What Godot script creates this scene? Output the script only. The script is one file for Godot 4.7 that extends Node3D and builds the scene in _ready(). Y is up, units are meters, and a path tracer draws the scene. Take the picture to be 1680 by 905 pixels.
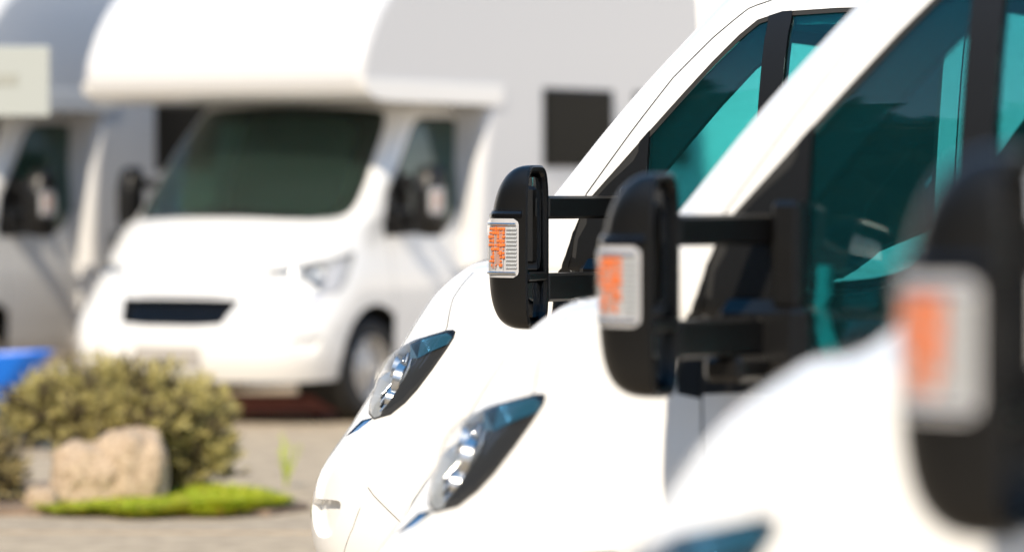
extends Node3D

# ---------------------------------------------------------------- cab surface
# One continuous skin S(p, s): s runs up the vehicle (sill to roof), p runs round it
# (0 = centre of the nose, 1 = start of the flat side, 2 = behind the cab, 3 = tail).
# Rows: height, nose setback, half width, corner length, squareness, side drop.
const ROWS := [
	[0.20, 0.05, 0.93, 0.60, 3.0, 0.0],
	[0.42, -0.041, 0.985, 0.62, 3.0, 0.0],
	[0.62, -0.023, 1.0, 0.64, 3.0, 0.0],
	[0.80, 0.099, 1.005, 0.66, 2.9, 0.0],
	[0.95, 0.187, 1.0, 0.68, 2.7, 0.0],
	[1.06, 0.253, 0.985, 0.68, 2.6, 0.0],
	[1.15, 0.31, 0.975, 0.66, 2.6, 0.02],
	[1.245, 0.394, 0.962, 0.6, 2.6, 0.03],
	[1.335, 0.537, 0.952, 0.47, 2.6, 0.045],
	[1.405, 0.738, 0.95, 0.38, 2.7, 0.035],
	[1.80, 1.104, 0.90, 0.33, 2.6, 0.03],
	[2.05, 1.342, 0.85, 0.32, 2.5, 0.03],
	[2.17, 1.442, 0.79, 0.32, 2.4, 0.03],
	[2.30, 1.60, 0.70, 0.32, 2.4, 0.03],
	[2.39, 1.78, 0.54, 0.30, 2.4, 0.03],
	[2.43, 1.92, 0.30, 0.28, 2.4, 0.02],
	[2.44, 1.98, 0.02, 0.25, 2.4, 0.0],
]
const CAB_END := 2.45
const TAIL := 5.4
const S_TOP := 16.0

var mats := {}
var rng := RandomNumberGenerator.new()


func row(t: float) -> PackedFloat32Array:
	var i := clampi(int(floor(t)), 0, ROWS.size() - 2)
	var u := t - i
	var a: Array = ROWS[maxi(i - 1, 0)]
	var b: Array = ROWS[i]
	var c: Array = ROWS[i + 1]
	var d: Array = ROWS[mini(i + 2, ROWS.size() - 1)]
	var o := PackedFloat32Array()
	o.resize(6)
	for k in 6:
		var p0: float = a[k] if i > 0 else 2.0 * b[k] - c[k]
		var p1: float = b[k]
		var p2: float = c[k]
		var p3: float = d[k] if i + 2 < ROWS.size() else 2.0 * c[k] - b[k]
		o[k] = 0.5 * (2.0 * p1 + (p2 - p0) * u + (2.0 * p0 - 5.0 * p1 + 4.0 * p2 - p3) * u * u + (3.0 * p1 - p0 - 3.0 * p2 + p3) * u * u * u)
	return o


func skin(p: float, s: float) -> Vector3:
	var r := row(s)
	var ap := absf(p)
	var ph := minf(ap, 1.0) * PI * 0.5
	var c := cos(ph)
	var q := sin(ph)
	var rr := pow(pow(maxf(c, 0.0), r[4]) + pow(q, r[4]), -1.0 / r[4])
	var z := r[1] + r[3] * (1.0 - rr * c)
	var y := r[2] * rr * q
	if ap > 2.0:
		z = CAB_END + (TAIL - CAB_END) * (ap - 2.0)
	elif ap > 1.0:
		z = r[1] + r[3] + (CAB_END - r[1] - r[3]) * (ap - 1.0)
	return Vector3(-y * signf(p), r[0] - r[5] * pow(y / maxf(r[2], 0.001), 2.0), z)


var skin_cache := {}
func skin_n(p: float, s: float) -> Array:   # [point, outward normal]
	var key := Vector2(snappedf(p, 0.00001), snappedf(s, 0.00001))
	if skin_cache.has(key):
		return skin_cache[key]
	var e := 0.002
	var at := skin(p, s)
	var s0 := maxf(s - e * 4.0, 0.0)
	var s1 := minf(s + e * 4.0, S_TOP)
	var dp := skin(p + e, s) - skin(p - e, s)
	var ds := skin(p, s1) - skin(p, s0)
	var n := dp.cross(ds).normalized()
	if n.length() < 0.5:
		n = Vector3.UP
	skin_cache[key] = [at, n]
	return skin_cache[key]


func side(x_back: float, up: float) -> Vector2:   # (p, s) of a point of the left flank given in side view
	var s := 8.0
	var p := 1.0
	for k in 14:
		var lo := 0.0
		var hi := S_TOP
		for j in 22:
			var m := (lo + hi) * 0.5
			if skin(p, m).y < up: lo = m
			else: hi = m
		s = (lo + hi) * 0.5
		var r := row(s)
		var x1 := r[1] + r[3]
		if x_back > CAB_END:
			p = 2.0 + (x_back - CAB_END) / (TAIL - CAB_END)
		elif x_back >= x1:
			p = 1.0 + (x_back - x1) / (CAB_END - x1)
		else:
			lo = 0.0
			hi = 1.0
			for j in 22:
				var m := (lo + hi) * 0.5
				if skin(m, s).z < x_back: lo = m
				else: hi = m
			p = (lo + hi) * 0.5
	return Vector2(p, s)


func front(out: float, up: float) -> Vector2:   # (p, s) of a point of the nose given in front view
	var p := 0.0
	var s := 0.0
	for k in 8:
		var lo := 0.0
		var hi := S_TOP
		for j in 20:
			var m := (lo + hi) * 0.5
			if skin(p, m).y < up: lo = m
			else: hi = m
		s = (lo + hi) * 0.5
		lo = 0.0
		hi = 1.0
		for j in 20:
			var m := (lo + hi) * 0.5
			if -skin(m, s).x < absf(out): lo = m
			else: hi = m
		p = (lo + hi) * 0.5
	return Vector2(p * signf(out), s)


func side_poly(pts: Array, rounds := 0) -> PackedVector2Array:
	var v := PackedVector2Array()
	for q in pts:
		v.append(Vector2(q[0], q[1]))
	return to_skin(rounded(v, rounds))


func rounded(v: PackedVector2Array, times: int, closed := true) -> PackedVector2Array:
	for t in times:
		var w := PackedVector2Array()
		var n := v.size()
		if not closed:
			w.append(v[0])
		for i in (n if closed else n - 1):
			w.append(v[i].lerp(v[(i + 1) % n], 0.22))
			w.append(v[i].lerp(v[(i + 1) % n], 0.78))
		if not closed:
			w.append(v[n - 1])
		v = w
	return v


func mirror_poly(v: PackedVector2Array) -> PackedVector2Array:
	var o := PackedVector2Array()
	for i in range(v.size() - 1, -1, -1):
		o.append(Vector2(-v[i].x, v[i].y))
	return o


func both(v: PackedVector2Array) -> Array:
	return [v, mirror_poly(v)]


func strip_along(line: PackedVector2Array, width: float) -> PackedVector2Array:   # a groove of that width in metres
	var l := PackedVector2Array()
	var r := PackedVector2Array()
	for i in line.size():
		var t: Vector2 = line[mini(i + 1, line.size() - 1)] - line[maxi(i - 1, 0)]
		var q := line[i]
		var e := 0.003
		var dp := (skin(q.x + e, q.y) - skin(q.x - e, q.y)) / (2.0 * e)
		var ds := (skin(q.x, q.y + e) - skin(q.x, q.y - e)) / (2.0 * e)
		var n := dp.cross(ds).normalized()
		var b := n.cross((dp * t.x + ds * t.y).normalized()) * width * 0.5
		var a11 := dp.dot(dp)
		var a12 := dp.dot(ds)
		var a22 := ds.dot(ds)
		var det := a11 * a22 - a12 * a12
		var b1 := dp.dot(b)
		var b2 := ds.dot(b)
		var d := Vector2((b1 * a22 - b2 * a12) / det, (a11 * b2 - a12 * b1) / det)
		l.append(q + d)
		r.append(q - d)
	r.reverse()
	l.append_array(r)
	return l


# ---------------------------------------------------------------- mesh helpers
class Shape:
	var v := PackedVector3Array()
	var n := PackedVector3Array()
	func tri(a: Vector3, b: Vector3, c: Vector3, na: Vector3, nb: Vector3, nc: Vector3) -> void:
		if (b - a).cross(c - a).dot(na + nb + nc) > 0.0:
			v.append(a); v.append(c); v.append(b)
			n.append(na); n.append(nc); n.append(nb)
		else:
			v.append(a); v.append(b); v.append(c)
			n.append(na); n.append(nb); n.append(nc)
	func flat(a: Vector3, b: Vector3, c: Vector3, toward := Vector3.ZERO) -> void:
		var m := (b - a).cross(c - a).normalized()
		if toward != Vector3.ZERO and m.dot(toward) < 0.0:
			m = -m
		tri(a, b, c, m, m, m)
	func quad(a: Vector3, b: Vector3, c: Vector3, d: Vector3, toward := Vector3.ZERO) -> void:
		flat(a, b, c, toward)
		flat(a, c, d, toward)
	func box(c: Vector3, h: Vector3, basis := Basis.IDENTITY, bevel := 0.0) -> void:
		var bv := minf(bevel, minf(h.x, minf(h.y, h.z)) * 0.9)
		for ax in 3:
			for sg in [-1.0, 1.0]:
				var nn := Vector3.ZERO
				nn[ax] = sg
				var u := (ax + 1) % 3
				var w := (ax + 2) % 3
				var pts := []
				for q in [[-1, -1], [1, -1], [1, 1], [-1, 1]]:
					var p := Vector3.ZERO
					p[ax] = sg * h[ax]
					p[u] = q[0] * (h[u] - bv)
					p[w] = q[1] * (h[w] - bv)
					pts.append(c + basis * p)
				quad(pts[0], pts[1], pts[2], pts[3], basis * nn)
		if bv > 0.0:
			for ax in 3:
				var u := (ax + 1) % 3
				var w := (ax + 2) % 3
				for su in [-1.0, 1.0]:
					for sw in [-1.0, 1.0]:
						var p := []
						for e in [[-1, 0], [1, 0], [1, 1], [-1, 1]]:
							var q := Vector3.ZERO
							q[ax] = e[0] * (h[ax] - bv)
							q[u] = su * (h[u] - (bv if e[1] else 0.0))
							q[w] = sw * (h[w] - (0.0 if e[1] else bv))
							p.append(c + basis * q)
						var nn := Vector3.ZERO
						nn[u] = su
						nn[w] = sw
						quad(p[0], p[1], p[2], p[3], basis * nn)
			for sx in [-1.0, 1.0]:
				for sy in [-1.0, 1.0]:
					for sz in [-1.0, 1.0]:
						var g := Vector3(sx, sy, sz)
						var a := Vector3(sx * h.x, sy * (h.y - bv), sz * (h.z - bv))
						var b := Vector3(sx * (h.x - bv), sy * h.y, sz * (h.z - bv))
						var d := Vector3(sx * (h.x - bv), sy * (h.y - bv), sz * h.z)
						flat(c + basis * a, c + basis * b, c + basis * d, basis * g)
	func tube(path: Array, radius, sides := 10, caps := true) -> void:
		var rings := []
		var up := Vector3.UP
		for i in path.size():
			var t: Vector3 = (path[mini(i + 1, path.size() - 1)] - path[maxi(i - 1, 0)]).normalized()
			if absf(t.dot(up)) > 0.95:
				up = Vector3.RIGHT if absf(t.x) < 0.9 else Vector3.BACK
			var b := t.cross(up).normalized()
			var w := b.cross(t)
			var r: float = radius[i] if radius is Array else radius
			var ring := []
			for k in sides:
				var an := TAU * k / sides
				var d := b * cos(an) + w * sin(an)
				ring.append([path[i] + d * r, d])
			rings.append(ring)
			up = w
		for i in path.size() - 1:
			for k in sides:
				var a: Array = rings[i][k]
				var b2: Array = rings[i][(k + 1) % sides]
				var c2: Array = rings[i + 1][(k + 1) % sides]
				var d2: Array = rings[i + 1][k]
				tri(a[0], b2[0], c2[0], a[1], b2[1], c2[1])
				tri(a[0], c2[0], d2[0], a[1], c2[1], d2[1])
		if caps:
			for e in [0, path.size() - 1]:
				var nn: Vector3 = (path[0] - path[1]) if e == 0 else (path[e] - path[e - 1])
				for k in sides:
					flat(path[e], rings[e][k][0], rings[e][(k + 1) % sides][0], nn)
	func lathe(profile: Array, sides: int, at := Transform3D.IDENTITY) -> void:   # profile of [radius, along] turned about the local x axis
		var last := profile.size() - 1
		for k in sides:
			var a0 := TAU * k / sides
			var a1 := TAU * (k + 1) / sides
			for i in last:
				var p: Array = profile[i]
				var q: Array = profile[i + 1]
				var t := Vector2(q[0] - p[0], q[1] - p[1])
				if t.length() < 0.00001:
					continue
				var nn := Vector2(-t.y, t.x).normalized()   # (radial, along)
				var pts := []
				var ns := []
				for e in [[p, a0], [q, a0], [q, a1], [p, a1]]:
					pts.append(at * Vector3(e[0][1], e[0][0] * cos(e[1]), e[0][0] * sin(e[1])))
					ns.append((at.basis * Vector3(nn.y, nn.x * cos(e[1]), nn.x * sin(e[1]))).normalized())
				tri(pts[0], pts[1], pts[2], ns[0], ns[1], ns[2])
				tri(pts[0], pts[2], pts[3], ns[0], ns[2], ns[3])
	func mesh() -> ArrayMesh:
		var arr := []
		arr.resize(Mesh.ARRAY_MAX)
		arr[Mesh.ARRAY_VERTEX] = v
		arr[Mesh.ARRAY_NORMAL] = n
		var m := ArrayMesh.new()
		if v.size():
			m.add_surface_from_arrays(Mesh.PRIMITIVE_TRIANGLES, arr)
		return m


func skin_patch(sh: Shape, region, holes: Array, off: float, p0: float, p1: float, s0: float, s1: float, dp := 0.04, ds := 0.2, turned := false, domed := false) -> void:
	var boxes := []
	for h in holes:
		boxes.append(bounds(h))
	if region != null:
		var b := bounds(region)
		p0 = maxf(p0, b.position.x); p1 = minf(p1, b.end.x)
		s0 = maxf(s0, b.position.y); s1 = minf(s1, b.end.y)
	var i0 := int(floor(p0 / dp - 0.0001))
	var i1 := int(ceil(p1 / dp + 0.0001))
	var j0 := int(floor(s0 / ds - 0.0001))
	var j1 := int(ceil(s1 / ds + 0.0001))
	for i in range(i0, i1):
		for j in range(j0, j1):
			var a := Vector2(maxf(i * dp, p0) if region == null else i * dp, maxf(j * ds, s0) if region == null else j * ds)
			var b := Vector2(minf((i + 1) * dp, p1) if region == null else (i + 1) * dp, minf((j + 1) * ds, s1) if region == null else (j + 1) * ds)
			if b.x - a.x < 0.00001 or b.y - a.y < 0.00001:
				continue
			var cell := PackedVector2Array([a, Vector2(b.x, a.y), b, Vector2(a.x, b.y)])
			var rect := Rect2(a, b - a)
			var whole := true
			var pieces := [cell]
			if region != null:
				var inside := 0
				for q in cell:
					inside += int(Geometry2D.is_point_in_polygon(q, region))
				if inside < 4 or crosses(region, rect):
					pieces = Geometry2D.intersect_polygons(cell, region)
					whole = false
			for k in holes.size():
				if pieces.is_empty():
					break
				if not rect.intersects(boxes[k], true):
					continue
				if not crosses(holes[k], rect):
					if Geometry2D.is_point_in_polygon((a + b) * 0.5, holes[k]):
						pieces = []
					continue
				var kept := []
				for pc in pieces:
					for r in Geometry2D.clip_polygons(pc, holes[k]):
						if not Geometry2D.is_polygon_clockwise(r):
							kept.append(r)
				pieces = kept
				whole = false
			for pc in pieces:
				var idx: PackedInt32Array = PackedInt32Array([0, 1, 2, 0, 2, 3]) if whole else Geometry2D.triangulate_polygon(pc)
				var pts := []
				for q in pc:
					var sn := skin_n(q.x, q.y)
					if domed:
						var e := 0.006
						var a3: Array = []
						for dq in [Vector2(e, 0), Vector2(-e, 0), Vector2(0, e * 5.0), Vector2(0, -e * 5.0)]:
							var w2: Vector2 = q + dq
							var s2 := skin_n(w2.x, w2.y)
							a3.append(s2[0] + s2[1] * (off + lens_dome(region, w2)))
						pts.append([sn[0] + sn[1] * (off + lens_dome(region, q)), (a3[0] - a3[1]).cross(a3[2] - a3[3]).normalized()])
						continue
					pts.append([sn[0] + sn[1] * off, -sn[1] if turned else sn[1]])
				for t in range(0, idx.size(), 3):
					var x: Array = pts[idx[t]]
					var y: Array = pts[idx[t + 1]]
					var w: Array = pts[idx[t + 2]]
					sh.tri(x[0], y[0], w[0], x[1], y[1], w[1])


func bounds(v: PackedVector2Array) -> Rect2:
	var r := Rect2(v[0], Vector2.ZERO)
	for q in v:
		r = r.expand(q)
	return r


func crosses(poly: PackedVector2Array, r: Rect2) -> bool:
	var n := poly.size()
	for i in n:
		var a := poly[i]
		var b := poly[(i + 1) % n]
		if maxf(a.x, b.x) < r.position.x or minf(a.x, b.x) > r.end.x or maxf(a.y, b.y) < r.position.y or minf(a.y, b.y) > r.end.y:
			continue
		if r.has_point(a) or r.has_point(b):
			return true
		var c := [r.position, Vector2(r.end.x, r.position.y), r.end, Vector2(r.position.x, r.end.y)]
		for k in 4:
			if Geometry2D.segment_intersects_segment(a, b, c[k], c[(k + 1) % 4]) != null:
				return true
	return false


func skin_wall(sh: Shape, poly: PackedVector2Array, off0: float, off1: float, closed := true) -> void:   # a rim that drops from one depth to another along an outline
	var n := poly.size()
	for i in (n if closed else n - 1):
		var a := poly[i]
		var b := poly[(i + 1) % n]
		var steps := maxi(1, int((a - b).length() / 0.15))
		for k in steps:
			var q0 := a.lerp(b, float(k) / steps)
			var q1 := a.lerp(b, float(k + 1) / steps)
			var x := skin_n(q0.x, q0.y)
			var y := skin_n(q1.x, q1.y)
			sh.quad(x[0] + x[1] * off0, y[0] + y[1] * off0, y[0] + y[1] * off1, x[0] + x[1] * off1)


func skin_band(sh: Shape, poly: PackedVector2Array, width: float, off: float) -> void:   # a raised or sunken strip that follows an outline on its inside
	var ring := poly.duplicate()
	ring.append(poly[0])
	var g := strip_along(ring, width * 2.0)
	var n := poly.size()
	for i in n:
		var j := (i + 1) % n
		var pair := [[poly[i], poly[j]], [g[i], g[j]]]
		if not Geometry2D.is_point_in_polygon(g[i].lerp(poly[i], 0.5), poly):
			pair[1] = [g[g.size() - 1 - i], g[g.size() - 1 - j] if j else g[g.size() - 1]]
		var c := []
		for e in [pair[0][0], pair[0][1], pair[1][1], pair[1][0]]:
			c.append(skin_n(e.x, e.y))
		sh.tri(c[0][0] + c[0][1] * off, c[1][0] + c[1][1] * off, c[2][0] + c[2][1] * off, c[0][1], c[1][1], c[2][1])
		sh.tri(c[0][0] + c[0][1] * off, c[2][0] + c[2][1] * off, c[3][0] + c[3][1] * off, c[0][1], c[2][1], c[3][1])


func obj(called: String, shape, m: Material, parent: Node3D = null) -> MeshInstance3D:
	var o := MeshInstance3D.new()
	o.name = called
	o.mesh = shape.mesh() if shape is Shape else shape
	o.material_override = null
	if o.mesh.get_surface_count():
		o.mesh.surface_set_material(0, m) if o.mesh is ArrayMesh else o.set_surface_override_material(0, m)
	(parent if parent else self).add_child(o, true)
	return o


var taken := {}
func numbered(called: String) -> String:
	var k: int = taken.get(called, -1) + 1
	taken[called] = k
	return called if k == 0 else "%s_%03d" % [called, k]


func thing(called: String, label: String, category: String, at := Vector3.ZERO, turn := 0.0, group := "") -> Node3D:
	var o := Node3D.new()
	o.name = numbered(called)
	add_child(o)
	o.position = at
	o.rotation.y = turn
	return tag(o, label, category, group)


func tag(o: Node3D, label: String, category: String, group := "") -> Node3D:
	o.set_meta("label", label)
	o.set_meta("category", category)
	if group:
		o.set_meta("group", group)
	return o


func copy(o: Node3D, label: String, at: Vector3, turn: float) -> Node3D:
	var c: Node3D = o.duplicate()
	c.name = numbered(String(o.name))
	add_child(c)
	c.position = at
	c.rotation.y = turn
	c.set_meta("label", label)
	return c


# ---------------------------------------------------------------- materials
func noise_tex(freq: float, octaves: int, lo: Color, hi: Color, size := 512, sd := 1, bump := false) -> NoiseTexture2D:
	var f := FastNoiseLite.new()
	f.seed = sd
	f.frequency = freq
	f.fractal_octaves = octaves
	var t := NoiseTexture2D.new()
	t.width = size
	t.height = size
	t.seamless = true
	t.noise = f
	if bump:
		t.as_normal_map = true
		t.bump_strength = 6.0
	else:
		var g := Gradient.new()
		g.set_color(0, lo)
		g.set_color(1, hi)
		t.color_ramp = g
	return t


func std(called: String, linear: Color, rough: float, metal := 0.0) -> StandardMaterial3D:
	var m := StandardMaterial3D.new()
	m.resource_name = called
	m.albedo_color = Color(linear.r, linear.g, linear.b).linear_to_srgb()
	m.roughness = rough
	m.metallic = metal
	mats[called] = m
	return m


func make_materials() -> void:
	var m := std("white_paint", Color(0.74, 0.74, 0.73), 0.35)
	m.clearcoat_enabled = true
	m.clearcoat = 1.0
	m.clearcoat_roughness = 0.04
	m = std("body_panel", Color(0.60, 0.605, 0.615), 0.4)
	m.clearcoat_enabled = true
	m.clearcoat = 0.5
	m.clearcoat_roughness = 0.12
	m = std("black_plastic", Color(0.005, 0.005, 0.0052), 0.34)
	m.metallic_specular = 0.42
	m.heightmap_enabled = false
	m.normal_enabled = true
	m.normal_texture = noise_tex(0.09, 2, Color.BLACK, Color.WHITE, 256, 4, true)
	m.normal_scale = 0.12
	m.uv1_triplanar = true
	m.uv1_scale = Vector3(14, 14, 14)
	std("gloss_black", Color(0.005, 0.005, 0.006), 0.12)
	std("rubber", Color(0.008, 0.008, 0.008), 0.75)
	std("lining", Color(0.035, 0.037, 0.04), 0.8)
	std("headliner", Color(0.50, 0.50, 0.47), 0.95)
	std("seat_cloth", Color(0.16, 0.165, 0.17), 0.95)
	std("head_cloth", Color(0.45, 0.45, 0.43), 0.9)
	std("dash_plastic", Color(0.03, 0.032, 0.034), 0.6)
	std("chrome", Color(0.62, 0.64, 0.66), 0.2, 1.0)
	std("mirror_glass", Color(0.72, 0.75, 0.78), 0.02, 1.0)
	std("steel", Color(0.42, 0.42, 0.43), 0.38, 1.0)
	std("wheel_silver", Color(0.48, 0.48, 0.48), 0.4, 0.6)
	std("tyre", Color(0.022, 0.022, 0.022), 0.85)
	std("amber", Color(0.66, 0.155, 0.03), 0.4)
	std("lamp_white", Color(0.50, 0.50, 0.515), 0.2, 0.1)
	std("satin_silver", Color(0.46, 0.48, 0.49), 0.32, 0.3)
	std("sky_blue_chrome", Color(0.05, 0.25, 0.50), 0.12, 1.0)  # blue of the reflected sky put into the metal colour
	std("amber_pale", Color(0.42, 0.24, 0.19), 0.4)
	std("sunlit_pale", Color(0.80, 0.82, 0.72), 0.6)  # sunlit window reveal, its brightness put into the colour
	std("red_lamp", Color(0.16, 0.01, 0.01), 0.3)
	std("plate_white", Color(0.36, 0.34, 0.32), 0.5)
	m = std("tinted_glass", Color(0.07, 0.43, 0.49), 0.0)
	m.albedo_color.a = 0.02
	m.refraction_enabled = true
	m.refraction_scale = 0.05
	m.metallic_specular = 0.36
	m = std("grey_glass", Color(0.26, 0.44, 0.37), 0.0)
	m.albedo_color.a = 0.02
	m.refraction_enabled = true
	m.refraction_scale = 0.05
	m.metallic_specular = 0.36
	m = std("screen_glass", Color(0.46, 0.74, 0.72), 0.0)
	m.albedo_color.a = 0.02
	m.refraction_enabled = true
	m.refraction_scale = 0.05
	m.metallic_specular = 0.36
	m = std("clear_lens", Color(0.1, 0.1, 0.1), 0.02)
	m.albedo_color.a = 0.02
	m.transparency = BaseMaterial3D.TRANSPARENCY_ALPHA
	m.metallic_specular = 0.45
	std("acrylic_black", Color(0.005, 0.0055, 0.0045), 0.3).metallic_specular = 0.15


func mat(called: String) -> StandardMaterial3D:
	return mats[called]


# ---------------------------------------------------------------- vehicle outlines (side view: metres behind the nose, metres up)
const DOOR := [[1.20, 0.40], [1.19, 0.80], [1.18, 0.95], [1.166, 1.10], [1.158, 1.25], [1.170, 1.40], [1.198, 1.535], [1.34, 1.721], [1.47, 1.884], [1.594, 2.003], [1.70, 2.09], [1.80, 2.125], [2.0, 2.135], [2.42, 2.135], [2.43, 2.10], [2.43, 0.40]]
const VAN_HOLE := [[1.160, 1.125], [1.153, 1.25], [1.165, 1.40], [1.192, 1.50], [1.23, 1.54], [1.331, 1.645], [1.403, 1.721], [1.505, 1.828], [1.60, 1.927], [1.686, 2.011], [1.74, 2.055], [1.82, 2.078], [2.0, 2.085], [2.36, 2.085], [2.37, 2.05], [2.37, 1.44], [2.20, 1.37], [2.0, 1.22], [1.86, 1.165], [1.60, 1.15]]
const HOME_HOLE := [[1.155, 1.21], [1.154, 1.28], [1.165, 1.40], [1.192, 1.50], [1.23, 1.54], [1.331, 1.645], [1.403, 1.721], [1.505, 1.828], [1.60, 1.927], [1.70, 2.0], [1.80, 2.02], [2.20, 2.02], [2.25, 1.98], [2.26, 1.60], [2.18, 1.47], [1.98, 1.27], [1.86, 1.235], [1.6, 1.225]]
const HEAD := [[0.798, 5.7], [0.785, 5.78], [0.76, 5.74], [0.70, 5.47], [0.62, 5.17], [0.56, 4.92], [0.49, 4.72], [0.42, 4.55], [0.36, 4.38], [0.34, 4.2], [0.40, 4.05], [0.49, 4.0], [0.57, 3.66], [0.595, 3.45], [0.635, 3.27], [0.68, 3.18], [0.74, 3.30], [0.77, 3.55], [0.786, 3.85], [0.797, 4.35], [0.805, 4.95], [0.806, 5.4]]
const STRIP := [[0.672, 3.22], [0.61, 3.14], [0.555, 2.78], [0.625, 2.95]]


func vec(pts: Array) -> PackedVector2Array:
	var v := PackedVector2Array()
	for q in pts:
		v.append(Vector2(q[0], q[1]))
	return v


func symmetric(half: Array) -> PackedVector2Array:   # half outline from centre top round the left to centre bottom
	var v := vec(half)
	for i in range(half.size() - 1, -1, -1):
		if half[i][0] > 0.0001:
			v.append(Vector2(-half[i][0], half[i][1]))
	return v


func circle(x: float, y: float, r: float, n := 32) -> Array:
	var o := []
	for k in n:
		o.append([x + r * cos(TAU * k / n), y + r * sin(TAU * k / n)])
	return o


func cut(poly: Array, x0: float, x1: float) -> PackedVector2Array:   # the part of a side-view outline between two x
	var r := Geometry2D.intersect_polygons(vec(poly), PackedVector2Array([Vector2(x0, 0), Vector2(x1, 0), Vector2(x1, 3), Vector2(x0, 3)]))
	return r[0]


func to_skin(v: PackedVector2Array) -> PackedVector2Array:
	var o := PackedVector2Array()
	for i in v.size():
		var a := v[i]
		var b := v[(i + 1) % v.size()]
		var steps := maxi(1, int(ceil(a.distance_to(b) / 0.07)))
		for k in steps:
			var q := a.lerp(b, float(k) / steps)
			o.append(side(q.x, q.y))
	return o


func closed_line(v: PackedVector2Array) -> PackedVector2Array:
	var o := v.duplicate()
	o.append(v[0])
	return o


func slab(sh: Shape, poly: PackedVector2Array, off: float, thick: float) -> void:
	skin_patch(sh, poly, [], off, -3.0, 3.0, 0.0, S_TOP)
	skin_patch(sh, poly, [], off - thick, -3.0, 3.0, 0.0, S_TOP, 0.04, 0.2, true)
	# inner sheet faces inward
	skin_wall(sh, poly, off, off - thick)


func inset(v: PackedVector2Array, d: float) -> PackedVector2Array:
	var r := Geometry2D.offset_polygon(v, -d)
	return r[0] if r.size() else v


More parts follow.
